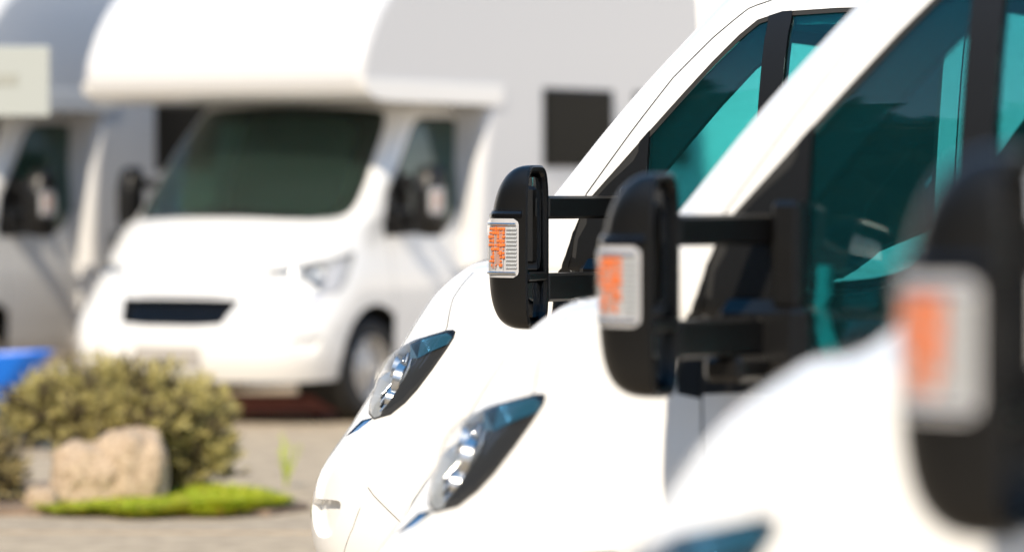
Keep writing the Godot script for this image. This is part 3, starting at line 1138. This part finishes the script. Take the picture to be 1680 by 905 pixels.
func make_van(label: String, at: Vector3, turn: float) -> Node3D:
	var root := thing("campervan", label, "van", at, turn, "white vans parked in a row with long black mirrors")
	build_cab(root, true)
	var sh := Shape.new()
	sh.box(Vector3(0, 1.25, 3.3), Vector3(0.9, 0.85, 0.015))
	obj("partition", sh, mat("headliner"), root)
	sh = Shape.new()
	sh.box(Vector3(0, 0.24, 2.8), Vector3(0.72, 0.06, 2.3))
	obj("chassis", sh, mat("rubber"), root)
	for sg in [-1.0, 1.0]:
		sh = Shape.new()
		sh.box(Vector3(0.86 * sg, 1.15, TAIL + 0.012), Vector3(0.05, 0.22, 0.02), Basis.IDENTITY, 0.012)
		obj("tail_lamp", sh, mat("red_lamp"), root)
	return root


func profile_solid(sh: Shape, prof: PackedVector2Array, half: float, bevel: float) -> void:   # side outline (back, up) given width, edges bevelled
	var n := prof.size()
	var area := 0.0
	for i in n:
		area += prof[i].cross(prof[(i + 1) % n])
	var sgn := 1.0 if area > 0.0 else -1.0
	var inner := PackedVector2Array()
	var norms := PackedVector2Array()
	for i in n:
		var e0 := (prof[i] - prof[(i + n - 1) % n]).normalized()
		var e1 := (prof[(i + 1) % n] - prof[i]).normalized()
		var nn := (Vector2(e0.y, -e0.x) + Vector2(e1.y, -e1.x)).normalized() * sgn
		norms.append(nn)
	var levels := []
	for k in 5:
		var a := PI * 0.5 * k / 4.0
		levels.append([half - bevel * (1.0 - sin(a)), bevel * (1.0 - cos(a)), a])
	for i in n:
		var j := (i + 1) % n
		var flatn: Vector2 = Vector2((prof[j] - prof[i]).y, -(prof[j] - prof[i]).x).normalized() * sgn
		var ni: Vector2 = norms[i] if norms[i].dot(flatn) > 0.9 else flatn
		var nj: Vector2 = norms[j] if norms[j].dot(flatn) > 0.9 else flatn
		var p3 := func(q: Vector2, x: float) -> Vector3: return Vector3(x, q.y, q.x)
		var w: float = levels[0][0]
		var na := Vector3(0, ni.y, ni.x)
		var nb := Vector3(0, nj.y, nj.x)
		sh.tri(p3.call(prof[i], -w), p3.call(prof[j], -w), p3.call(prof[j], w), na, nb, nb)
		sh.tri(p3.call(prof[i], -w), p3.call(prof[j], w), p3.call(prof[i], w), na, nb, na)
		for sx in [-1.0, 1.0]:
			for k in 4:
				var c := []
				for e in [[i, k, ni], [j, k, nj], [j, k + 1, nj], [i, k + 1, ni]]:
					var lv: Array = levels[e[1]]
					var q: Vector2 = prof[e[0]] - norms[e[0]] * lv[1]
					c.append([Vector3(sx * lv[0], q.y, q.x), Vector3(sx * sin(lv[2]), e[2].y * cos(lv[2]), e[2].x * cos(lv[2]))])
				sh.tri(c[0][0], c[1][0], c[2][0], c[0][1], c[1][1], c[2][1])
				sh.tri(c[0][0], c[2][0], c[3][0], c[0][1], c[2][1], c[3][1])
	for i in n:
		inner.append(prof[i] - norms[i] * bevel)
	var idx := Geometry2D.triangulate_polygon(inner)
	for t in range(0, idx.size(), 3):
		for sx in [-1.0, 1.0]:
			var a := inner[idx[t]]
			var b := inner[idx[t + 1]]
			var c := inner[idx[t + 2]]
			sh.flat(Vector3(sx * half, a.y, a.x), Vector3(sx * half, b.y, b.x), Vector3(sx * half, c.y, c.x), Vector3(sx, 0, 0))


func make_motorhome(label: String, at: Vector3, turn: float) -> Node3D:
	var root := thing("motorhome", label, "motorhome", at, turn, "white coachbuilt motorhomes with overcab beds")
	build_cab(root, false)
	var sh := Shape.new()
	var prof := vec([[2.12, 0.42], [2.10, 1.2], [2.14, 1.7], [2.27, 2.12], [0.95, 2.12], [0.76, 2.13], [0.66, 2.15], [0.60, 2.19], [0.575, 2.24], [0.57, 2.32], [0.595, 2.42], [0.68, 2.58], [0.80, 2.74], [0.98, 2.90], [1.2, 3.0], [1.5, 3.06], [2.4, 3.10], [5.0, 3.14], [5.30, 3.10], [5.42, 2.98], [5.46, 2.7], [5.46, 0.42]])
	profile_solid(sh, prof, 1.13, 0.07)
	obj("living_body", sh, mat("body_panel"), root)
	sh = Shape.new()
	profile_solid(sh, vec([[0.67, 2.135], [0.76, 2.115], [0.95, 2.105], [2.42, 2.105], [2.42, 2.25], [0.585, 2.26], [0.60, 2.18]]), 1.142, 0.015)
	obj("overcab_trim", sh, mat("white_paint"), root)
	for sg in [-1.0, 1.0]:
		for w in [[3.49, 1.965, 0.5, 0.27], [4.75, 1.98, 0.4, 0.25]]:
			sh = Shape.new()
			var frame := Shape.new()
			frame.box(Vector3(sg * 1.131, w[1], w[0]), Vector3(0.012, w[3] + 0.012, w[2] + 0.012), Basis.IDENTITY, 0.008)
			var win := obj("side_window", frame, mat("rubber"), root)
			sh.box(Vector3(sg * 1.142, w[1], w[0]), Vector3(0.012, w[3] - 0.008, w[2] - 0.008), Basis.IDENTITY, 0.008)
			obj("pane", sh, mat("acrylic_black"), win)
		sh = Shape.new()
		sh.box(Vector3(sg * 1.135, 0.62, 3.0), Vector3(0.012, 0.03, 0.85), Basis.IDENTITY, 0.008)
		obj("side_moulding", sh, mat("white_paint"), root)
		wheel(root, Vector3(sg * 1.0, 0.335, 4.3), -sg)
		sh = Shape.new()
		sh.box(Vector3(sg * 1.135, 1.16, 2.42), Vector3(0.012, 0.075, 0.06), Basis.IDENTITY, 0.008)
		obj("service_flap", sh, mat("black_plastic"), root)
	sh = Shape.new()
	sh.box(Vector3(0, 0.34, 3.6), Vector3(0.95, 0.07, 1.8))
	obj("chassis", sh, mat("rubber"), root)
	return root


# ---------------------------------------------------------------- ground and plants
func ground_height(x: float, z: float) -> float:
	# the bay of the middle van sags by a few centimetres
	var hx := -0.848
	var hz := -0.53
	var rx := x + 0.051
	var rz := z + 10.996
	var along := rx * hx + rz * hz
	var across := rx * -hz + rz * hx
	var f := exp(-pow(across / 0.75, 4.0)) * smoothstep(-7.5, -5.5, along) * (1.0 - smoothstep(0.2, 1.6, along))
	return -0.035 * f


func ground_sheet() -> void:
	var sh := Shape.new()
	var xs := []
	var zs := []
	for k in range(-24, 25):
		xs.append(k * 0.3)
	for e in [8, 10, 14, 20, 32, 60, 140, 400, 1200]:
		xs.append(e); xs.append(-e)
	xs.sort()
	for k in range(-50, 1):
		zs.append(k * 0.3)
	for e in [1, 3, 8, 20, 60, 200, 900, -16, -18, -20, -24, -30, -45, -80, -200, -600, -1600]:
		zs.append(e)
	zs.sort()
	for i in xs.size() - 1:
		for j in zs.size() - 1:
			var c := []
			for e in [[0, 0], [1, 0], [1, 1], [0, 1]]:
				var x: float = xs[i + e[0]]
				var z: float = zs[j + e[1]]
				c.append(Vector3(x, ground_height(x, z), z))
			sh.tri(c[0], c[1], c[2], Vector3.UP, Vector3.UP, Vector3.UP)
			sh.tri(c[0], c[2], c[3], Vector3.UP, Vector3.UP, Vector3.UP)
	var m := std("ground", Color(0.545, 0.435, 0.30), 0.9)
	m.albedo_texture = noise_tex(0.02, 5, Color(0.78, 0.77, 0.76), Color(1, 1, 1), 1024, 11)
	m.uv1_triplanar = true
	m.uv1_world_triplanar = true
	m.uv1_scale = Vector3(0.23, 0.23, 0.23)
	m.normal_enabled = true
	m.normal_texture = noise_tex(0.45, 2, Color.BLACK, Color.WHITE, 1024, 12, true)
	m.normal_scale = 0.22
	var o := obj("ground", sh, m)
	o.set_meta("kind", "structure")


func slab_sheet(called: String, pts: Array, y: float, thick: float, m: Material) -> MeshInstance3D:   # flat ground piece with a real edge
	var v := vec(pts)
	var sh := Shape.new()
	var idx := Geometry2D.triangulate_polygon(v)
	for t in range(0, idx.size(), 3):
		sh.flat(Vector3(v[idx[t]].x, y, v[idx[t]].y), Vector3(v[idx[t + 1]].x, y, v[idx[t + 1]].y), Vector3(v[idx[t + 2]].x, y, v[idx[t + 2]].y), Vector3.UP)
	var mid := Vector2.ZERO
	for q in v:
		mid += q / v.size()
	for i in v.size():
		var a := v[i]
		var b := v[(i + 1) % v.size()]
		sh.quad(Vector3(a.x, y, a.y), Vector3(b.x, y, b.y), Vector3(b.x, y - thick, b.y), Vector3(a.x, y - thick, a.y), Vector3((a + b).x * 0.5 - mid.x, 0, (a + b).y * 0.5 - mid.y))
	return obj(called, sh, m)


func leaf(sh: Shape, at: Vector3, dir: Vector3, len: float, wide: float) -> void:
	var b := dir.cross(Vector3(rng.randf_range(-1, 1), rng.randf_range(-1, 1), rng.randf_range(-1, 1))).normalized()
	var n := b.cross(dir).normalized()
	var mid := at + dir * len * 0.5 + n * len * 0.08
	var tip := at + dir * len
	sh.flat(at, mid + b * wide, tip, Vector3.ZERO)
	sh.flat(at, tip, mid - b * wide, Vector3.ZERO)


func bush(called: String, label: String, at: Vector3, blobs: Array, count: int, m: Material, len: float) -> void:
	var root := thing(called, label, "bush", at)
	var leaves := Shape.new()
	var stems := Shape.new()
	var old := Shape.new()
	var each := count / blobs.size()
	for bl in blobs:
		var c: Vector3 = bl[0]
		var r: Vector3 = bl[1]
		stems.tube([Vector3(c.x * 0.25, 0.0, c.z * 0.3), Vector3(c.x * 0.7, c.y * 0.55, c.z * 0.7), c], [0.02, 0.013, 0.005], 6)
		var tufts := each / 14
		for k in tufts:
			var d := Vector3(rng.randfn(), rng.randfn(), rng.randfn()).normalized()
			var rad := pow(rng.randf(), 0.45)
			var base := c + Vector3(d.x * r.x, d.y * r.y, d.z * r.z) * rad
			var axis := (d + Vector3(0, 0.55, 0) + Vector3(rng.randf_range(-0.4, 0.4), rng.randf_range(-0.3, 0.4), rng.randf_range(-0.4, 0.4))).normalized()
			if k % 5 == 0:
				stems.tube([c.lerp(base, 0.3), base, base + axis * len * 1.6], [0.006, 0.004, 0.002], 4, false)
			for q in 14:
				var p := base + axis * len * 2.2 * q / 14.0
				var ld := (axis * 0.7 + Vector3(rng.randf_range(-1, 1), rng.randf_range(-0.6, 1), rng.randf_range(-1, 1))).normalized()
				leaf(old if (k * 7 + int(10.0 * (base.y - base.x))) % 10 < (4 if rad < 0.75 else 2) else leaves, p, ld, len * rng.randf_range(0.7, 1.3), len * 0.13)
	obj("stems", stems, mat("stem"), root)
	obj("foliage", leaves, m, root)
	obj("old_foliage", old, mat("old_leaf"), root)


func rock(label: String, called: String, at: Vector3, size: Vector3, sd: int, m: Material) -> void:
	var f := FastNoiseLite.new()
	f.seed = sd
	f.frequency = 0.9
	f.fractal_octaves = 4
	var g := func(u: float, w: float) -> Vector3:
		var d := Vector3(sin(w) * cos(u), cos(w), sin(w) * sin(u))
		var k := pow(pow(absf(d.x), 4.0) + pow(absf(d.y), 4.0) + pow(absf(d.z), 4.0), -0.25)
		var q := d * lerpf(1.0, k, 0.7)
		q *= 1.0 + 0.15 * f.get_noise_3dv(d * 1.6 + Vector3(sd, 0, 0)) + 0.05 * f.get_noise_3dv(d * 9.0)
		return Vector3(q.x * size.x, q.y * size.y, q.z * size.z)
	var sh := Shape.new()
	for i in 40:
		for j in 20:
			var c := []
			for e in [[0, 0], [1, 0], [1, 1], [0, 1]]:
				c.append(g.call(TAU * (i + e[0]) / 40.0, PI * (j + e[1]) / 20.0))
			if (c[0] - c[1]).length() > 0.0001:
				sh.flat(c[0], c[1], c[2], c[0] + c[2])
			if (c[2] - c[3]).length() > 0.0001:
				sh.flat(c[0], c[2], c[3], c[0] + c[2])
	var o := obj(called, sh, m)
	o.name = numbered(called)
	o.position = at
	tag(o, label, "rock")


func _ready() -> void:
	rng.seed = 7
	# camera
	var cam := Camera3D.new()
	cam.name = "camera"
	add_child(cam)
	var look := CameraAttributesPhysical.new()
	look.frustum_focal_length = 270.7
	look.frustum_focus_distance = 12.5
	look.frustum_near = 0.3
	look.frustum_far = 4000.0
	look.exposure_aperture = 3.5
	cam.attributes = look
	cam.position = Vector3(0, 1.55, 0)
	cam.rotation_degrees = Vector3(-1.166, 0, 0)
	cam.fov = 7.396
	cam.near = 0.3
	cam.far = 4000.0
	cam.current = true

	# sky, sun, exposure
	var env := Environment.new()
	env.background_mode = Environment.BG_SKY
	env.tonemap_mode = Environment.TONE_MAPPER_LINEAR
	env.tonemap_exposure = 2.2
	env.sdfgi_enabled = true
	env.ssao_enabled = true
	env.ssil_enabled = true
	var sm := ProceduralSkyMaterial.new()
	sm.sky_top_color = Color(0.16, 0.36, 0.52)
	sm.sky_horizon_color = Color(0.955, 0.905, 0.835)
	sm.sky_curve = 0.12
	sm.ground_bottom_color = Color(0.42, 0.38, 0.34)
	sm.ground_horizon_color = Color(0.62, 0.60, 0.58)
	sm.sky_energy_multiplier = 1.2
	sm.ground_energy_multiplier = 0.6
	env.sky = Sky.new()
	env.sky.sky_material = sm
	var we := WorldEnvironment.new()
	we.name = "environment"
	we.environment = env
	add_child(we)
	var sun := DirectionalLight3D.new()
	sun.name = "sun"
	sun.light_energy = 0.92
	sun.light_color = Color(1.0, 0.94, 0.85)
	sun.light_angular_distance = 0.5
	sun.shadow_enabled = true
	add_child(sun)
	sun.look_at_from_position(Vector3(-0.26, 0.65, 0.715), Vector3.ZERO, Vector3.UP)

	make_materials()
	ground_sheet()

	# vehicles
	var turn := deg_to_rad(58.0)
	var van := make_van("white van in sharp focus, farthest of the three with long black mirrors", Vector3(-0.298, 0, -14.377), turn)
	copy(van, "white van between the sharp van and the nearest blurred one", Vector3(-0.045, -0.035, -10.996), turn)
	copy(van, "nearest, most blurred white van at the right edge", Vector3(0.245, -0.02, -7.1), turn)
	var home := make_motorhome("white motorhome behind the bush, black grille slot and number plate showing", Vector3(-2.25, 0.02, -28.117), deg_to_rad(150.0))
	copy(home, "white motorhome at the left edge, behind the pale sign board", Vector3(-4.99, 0.0, -29.5), deg_to_rad(153.5))
	details()


func details() -> void:
	std("stem", Color(0.16, 0.11, 0.06), 0.9)
	var soil := std("soil", Color(0.34, 0.25, 0.18), 0.95)
	soil.albedo_texture = noise_tex(0.05, 4, Color(0.6, 0.58, 0.55), Color.WHITE, 512, 21)
	soil.uv1_triplanar = true
	soil.uv1_scale = Vector3(1.1, 1.1, 1.1)
	var strip := std("road", Color(0.50, 0.40, 0.28), 0.9)
	strip.albedo_texture = mats.ground.albedo_texture
	strip.uv1_triplanar = true
	strip.uv1_world_triplanar = true
	strip.uv1_scale = Vector3(0.31, 0.31, 0.31)
	var road := slab_sheet("path", [[-9.0, -20.2], [0.0, -20.05], [6.0, -20.0], [6.0, -19.25], [0.0, -19.2], [-9.0, -19.35]], 0.006, 0.008, strip)
	road.set_meta("kind", "structure")
	var bed := slab_sheet("planting_bed", [[-3.6, -20.3], [-2.6, -20.27], [-1.7, -20.17], [-1.15, -20.2], [-0.98, -20.6], [-1.25, -21.5], [-1.9, -22.1], [-3.0, -22.2], [-3.8, -21.6], [-3.9, -20.8]], 0.03, 0.05, soil)
	bed.set_meta("kind", "structure")

	# stone and shrubs
	var stone := std("stone", Color(0.66, 0.53, 0.39), 0.9)
	stone.albedo_texture = noise_tex(0.03, 5, Color(0.62, 0.58, 0.54), Color.WHITE, 512, 31)
	stone.uv1_triplanar = true
	stone.uv1_scale = Vector3(1.6, 1.6, 1.6)
	stone.normal_enabled = true
	stone.normal_texture = noise_tex(0.06, 4, Color.BLACK, Color.WHITE, 512, 32, true)
	stone.normal_scale = 0.8
	rock("wide low pinkish beige boulder under the left of the bush", "boulder", Vector3(-2.05, 0.11, -20.78), Vector3(0.20, 0.21, 0.2), 5, stone)
	rock("taller pinkish beige boulder leaning on the wide one, grass at its right", "boulder", Vector3(-1.86, 0.13, -20.80), Vector3(0.18, 0.25, 0.2), 14, stone)
	rock("small pale stone at the left foot of the boulder", "stone", Vector3(-2.26, 0.05, -20.45), Vector3(0.08, 0.07, 0.07), 9, stone)
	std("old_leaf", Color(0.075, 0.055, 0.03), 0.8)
	var leafm := std("olive_leaf", Color(0.43, 0.37, 0.14), 0.7)
	leafm.backlight_enabled = true
	leafm.backlight = Color(0.3, 0.3, 0.1)
	var dry := std("dry_leaf", Color(0.30, 0.24, 0.10), 0.75)
	dry.backlight_enabled = true
	dry.backlight = Color(0.3, 0.27, 0.12)
	bush("bush", "olive green shrub growing over the large boulder", Vector3(-1.97, 0.0, -21.25), [
		[Vector3(-0.32, 0.44, 0.05), Vector3(0.19, 0.12, 0.22)],
		[Vector3(-0.08, 0.49, 0.0), Vector3(0.22, 0.15, 0.26)],
		[Vector3(0.18, 0.48, 0.05), Vector3(0.22, 0.14, 0.25)],
		[Vector3(0.38, 0.37, -0.05), Vector3(0.13, 0.15, 0.22)],
		[Vector3(0.40, 0.20, -0.05), Vector3(0.12, 0.16, 0.2)],
		[Vector3(0.22, 0.22, -0.12), Vector3(0.18, 0.16, 0.12)],
		[Vector3(0.02, 0.38, 0.2), Vector3(0.30, 0.07, 0.12)],
	], 17000, leafm, 0.055)
	bush("bush", "dry yellowish shrub at the left edge beside the boulder", Vector3(-2.67, 0.0, -20.85), [
		[Vector3(-0.08, 0.30, 0.0), Vector3(0.16, 0.22, 0.2)],
		[Vector3(-0.2, 0.42, -0.1), Vector3(0.2, 0.15, 0.2)],
		[Vector3(0.08, 0.16, 0.05), Vector3(0.12, 0.14, 0.15)],
	], 6000, dry, 0.06)

	# grass round the boulder
	var blade := Shape.new()
	for k in 3:
		var a := TAU * k / 3.0
		var d := Vector3(cos(a), 0, sin(a))
		var b := Vector3(-sin(a), 0, cos(a)) * 0.006
		var foot := d * 0.012
		var mid := foot + d * 0.016 + Vector3(0, 0.6, 0)
		var tip := foot + d * 0.06 + Vector3(0, 1.0, 0)
		blade.flat(foot - b, foot + b, mid + b * 0.7)
		blade.flat(foot - b, mid + b * 0.7, mid - b * 0.7)
		blade.flat(mid - b * 0.7, mid + b * 0.7, tip)
	var gm := std("grass_blade", Color(0.46, 0.53, 0.035), 0.6)
	gm.backlight_enabled = true
	gm.backlight = Color(0.5, 0.6, 0.08)
	gm.vertex_color_use_as_albedo = true
	var bm := blade.mesh()
	bm.surface_set_material(0, gm)
	var places := []
	for k in 12000:
		var u := rng.randf()
		var x := lerpf(-2.28, -1.12, u)
		var half := 0.48 * sqrt(maxf(0.02, 1.0 - pow(absf(u * 2.0 - 1.0), 2.2)))
		var z := -20.55 + 1.25 * half * rng.randf_range(-1.0, 1.0) + 0.06 * sin(x * 17.0)
		if u < 0.24 and rng.randf() < 0.55:
			continue
		if rng.randf() > 0.35 + 0.65 * absf(sin(x * 9.0 + z * 7.0)):
			continue
		var h := rng.randf_range(0.01, 0.042) * (0.7 + 0.9 * smoothstep(0.2, 0.7, u)) * (0.65 + 0.6 * absf(sin(x * 6.3 + 1.0)))
		places.append(Transform3D(Basis(Vector3.UP, rng.randf() * TAU).scaled(Vector3(rng.randf_range(0.8, 1.6), h, rng.randf_range(0.8, 1.6))), Vector3(x, 0.028, z)))
	var mm := MultiMesh.new()
	mm.transform_format = MultiMesh.TRANSFORM_3D
	mm.use_colors = true
	mm.mesh = bm
	mm.instance_count = places.size()
	for k in places.size():
		mm.set_instance_transform(k, places[k])
		var t := rng.randf()
		mm.set_instance_color(k, Color(0.7 + 0.5 * t, 0.85 + 0.15 * t, 0.6) if k % 6 else Color(1.1, 0.75, 1.6))
	var gi := MultiMeshInstance3D.new()
	gi.name = "grass"
	gi.multimesh = mm
	add_child(gi)
	gi.set_meta("kind", "stuff")
	gi.set_meta("label", "bright green grass round the foot of the boulder")
	gi.set_meta("category", "grass")
	var weed := thing("weed", "thin green weed alone on the paving right of the grass", "weed", Vector3(-1.18, 0.0, -22.2))
	var stalks := Shape.new()
	var wl := Shape.new()
	for k in 5:
		var lean := Vector3(rng.randf_range(-0.4, 0.4), 1, rng.randf_range(-0.4, 0.4)).normalized()
		var tall := rng.randf_range(0.1, 0.30)
		stalks.tube([Vector3.ZERO, lean * tall * 0.6, lean * tall + Vector3(lean.x, 0, lean.z) * 0.05], [0.004, 0.003, 0.0015], 4, false)
		for q in 9:
			leaf(wl, lean * tall * (0.3 + 0.08 * q), (lean + Vector3(rng.randf_range(-1, 1), 0.3, rng.randf_range(-1, 1))).normalized(), 0.045, 0.006)
	obj("stems", stalks, gm, weed)
	obj("leaves", wl, gm, weed)

	# tall trees added outside the frame so glass and black plastic reflect something dark
	var clump := Shape.new()
	for k in 26:
		var d := Vector3(rng.randfn(), rng.randfn(), rng.randfn()).normalized()
		leaf(clump, d * 0.35, (d + Vector3(rng.randf_range(-0.6, 0.6), rng.randf_range(-0.6, 0.6), rng.randf_range(-0.6, 0.6))).normalized(), 0.75, 0.2)
	var tm := std("tree_leaf", Color(0.06, 0.085, 0.03), 0.7)
	var cm := clump.mesh()
	cm.surface_set_material(0, tm)
	var spots := []
	for t in 11:
		var c := Vector3(-21.0 + rng.randf_range(-1.5, 1.5), 0.0, 14.0 - 4.3 * t)
		var tall := rng.randf_range(7.5, 9.5)
		for k in 420:
			var d := Vector3(rng.randfn(), rng.randfn(), rng.randfn()).normalized() * pow(rng.randf(), 0.4)
			spots.append(Transform3D(Basis.from_euler(Vector3(rng.randf() * TAU, rng.randf() * TAU, 0)), c + Vector3(d.x * 2.6, tall * 0.52 + d.y * tall * 0.48, d.z * 2.7)))
	var tmm := MultiMesh.new()
	tmm.transform_format = MultiMesh.TRANSFORM_3D
	tmm.mesh = cm
	tmm.instance_count = spots.size()
	for k in spots.size():
		tmm.set_instance_transform(k, spots[k])
	var ti := MultiMeshInstance3D.new()
	ti.name = "added_tree_belt"
	ti.multimesh = tmm
	add_child(ti)
	ti.set_meta("kind", "stuff")
	ti.set_meta("label", "unseen belt of dark green trees added on the left for reflections")
	ti.set_meta("category", "trees")

	# timber sleeper under the front of the motorhome
	var timber := std("red_timber", Color(0.20, 0.062, 0.042), 0.85)
	timber.albedo_texture = noise_tex(0.03, 4, Color(0.55, 0.5, 0.48), Color.WHITE, 512, 41)
	timber.uv1_triplanar = true
	timber.uv1_scale = Vector3(0.6, 5, 5)
	var beam := thing("timber_sleeper", "reddish brown timber sleeper lying under the motorhome's bumper", "beam", Vector3(-1.62, 0.0, -28.35), 0.03)
	var sh := Shape.new()
	sh.box(Vector3(0, 0.125, 0), Vector3(0.55, 0.062, 0.09), Basis.IDENTITY, 0.01)
	obj("beam", sh, timber, beam)
	for x in [-0.4, 0.4]:
		sh = Shape.new()
		sh.box(Vector3(x, 0.032, 0), Vector3(0.06, 0.031, 0.08), Basis.IDENTITY, 0.005)
		obj("block", sh, mat("rubber"), beam)

	# blue wheelbarrow
	var blue := std("blue_tray", Color(0.004, 0.17, 0.75), 0.35)
	var barrow := thing("wheelbarrow", "bright blue wheelbarrow at the left edge behind the bushes", "wheelbarrow", Vector3(-3.3, 0.0, -25.4), 0.0)
	sh = Shape.new()
	var rim := []
	var floor_ := []
	var inside := []
	for k in 36:
		var a := TAU * k / 36.0
		var rr := pow(pow(absf(cos(a)), 4.0) + pow(absf(sin(a)), 4.0), -0.25)
		var lip := 0.03 * maxf(0.0, cos(a)) - 0.015 * maxf(0.0, -cos(a))
		rim.append(Vector3(rr * cos(a) * 0.57, 0.56 + lip, rr * sin(a) * 0.34))
		floor_.append(Vector3(rr * cos(a) * 0.22 - 0.05, 0.14, rr * sin(a) * 0.2))
		inside.append(Vector3(rr * cos(a) * 0.54, 0.56 + lip, rr * sin(a) * 0.31))
	for k in 36:
		var m := (k + 1) % 36
		sh.quad(rim[k], rim[m], floor_[m], floor_[k], rim[k] - Vector3(0, 0.6, 0))
		sh.quad(rim[k], rim[m], inside[m], inside[k], Vector3.UP)
		sh.quad(inside[k], inside[m], floor_[m] + Vector3(0, 0.02, 0), floor_[k] + Vector3(0, 0.02, 0), Vector3.UP)
		sh.flat(floor_[k], floor_[m], Vector3(-0.05, 0.14, 0), Vector3.DOWN)
		sh.flat(floor_[k] + Vector3(0, 0.02, 0), floor_[m] + Vector3(0, 0.02, 0), Vector3(-0.05, 0.16, 0), Vector3.UP)
	obj("tray", sh, blue, barrow)
	for z in [-0.16, 0.16]:
		sh = Shape.new()
		sh.tube([Vector3(0.42, 0.19, z * 0.3), Vector3(0.1, 0.2, z), Vector3(-0.35, 0.3, z * 1.3), Vector3(-0.95, 0.52, z * 1.8)], 0.016, 8)
		obj("handle", sh, mat("rubber"), barrow)
		sh = Shape.new()
		sh.tube([Vector3(-0.25, 0.27, z * 1.2), Vector3(-0.32, 0.01, z * 1.3)], 0.015, 8)
		obj("leg", sh, mat("rubber"), barrow)
	sh = Shape.new()
	sh.lathe([[0.07, -0.035], [0.16, -0.045], [0.185, -0.02], [0.185, 0.02], [0.16, 0.045], [0.07, 0.035]], 28, Transform3D(Basis(Vector3.UP, PI * 0.5), Vector3(0.42, 0.19, 0)))
	obj("wheel", sh, mat("tyre"), barrow)

	# sign board
	var pale := std("sign_face", Color(0.35, 0.375, 0.36), 0.6)
	var sign_ := thing("sign_board", "pale green white sign board at the left edge before the left motorhome", "sign", Vector3(-3.25, 0.0, -24.2))
	sh = Shape.new()
	sh.box(Vector3(0, 2.16, 0), Vector3(0.63, 0.20, 0.012), Basis.IDENTITY, 0.008)
	obj("panel", sh, pale, sign_)
	sh = Shape.new()
	sh.box(Vector3(0.36, 2.17, 0.014), Vector3(0.09, 0.035, 0.003), Basis.IDENTITY, 0.002)
	obj("faded_mark", sh, std("faded_ink", Color(0.30, 0.31, 0.28), 0.7), sign_)
	for x in [-0.5, -0.42]:
		sh = Shape.new()
		sh.tube([Vector3(x, 0, -0.04), Vector3(x, 2.3, -0.04)], 0.025, 10)
		obj("post", sh, mat("steel"), sign_)
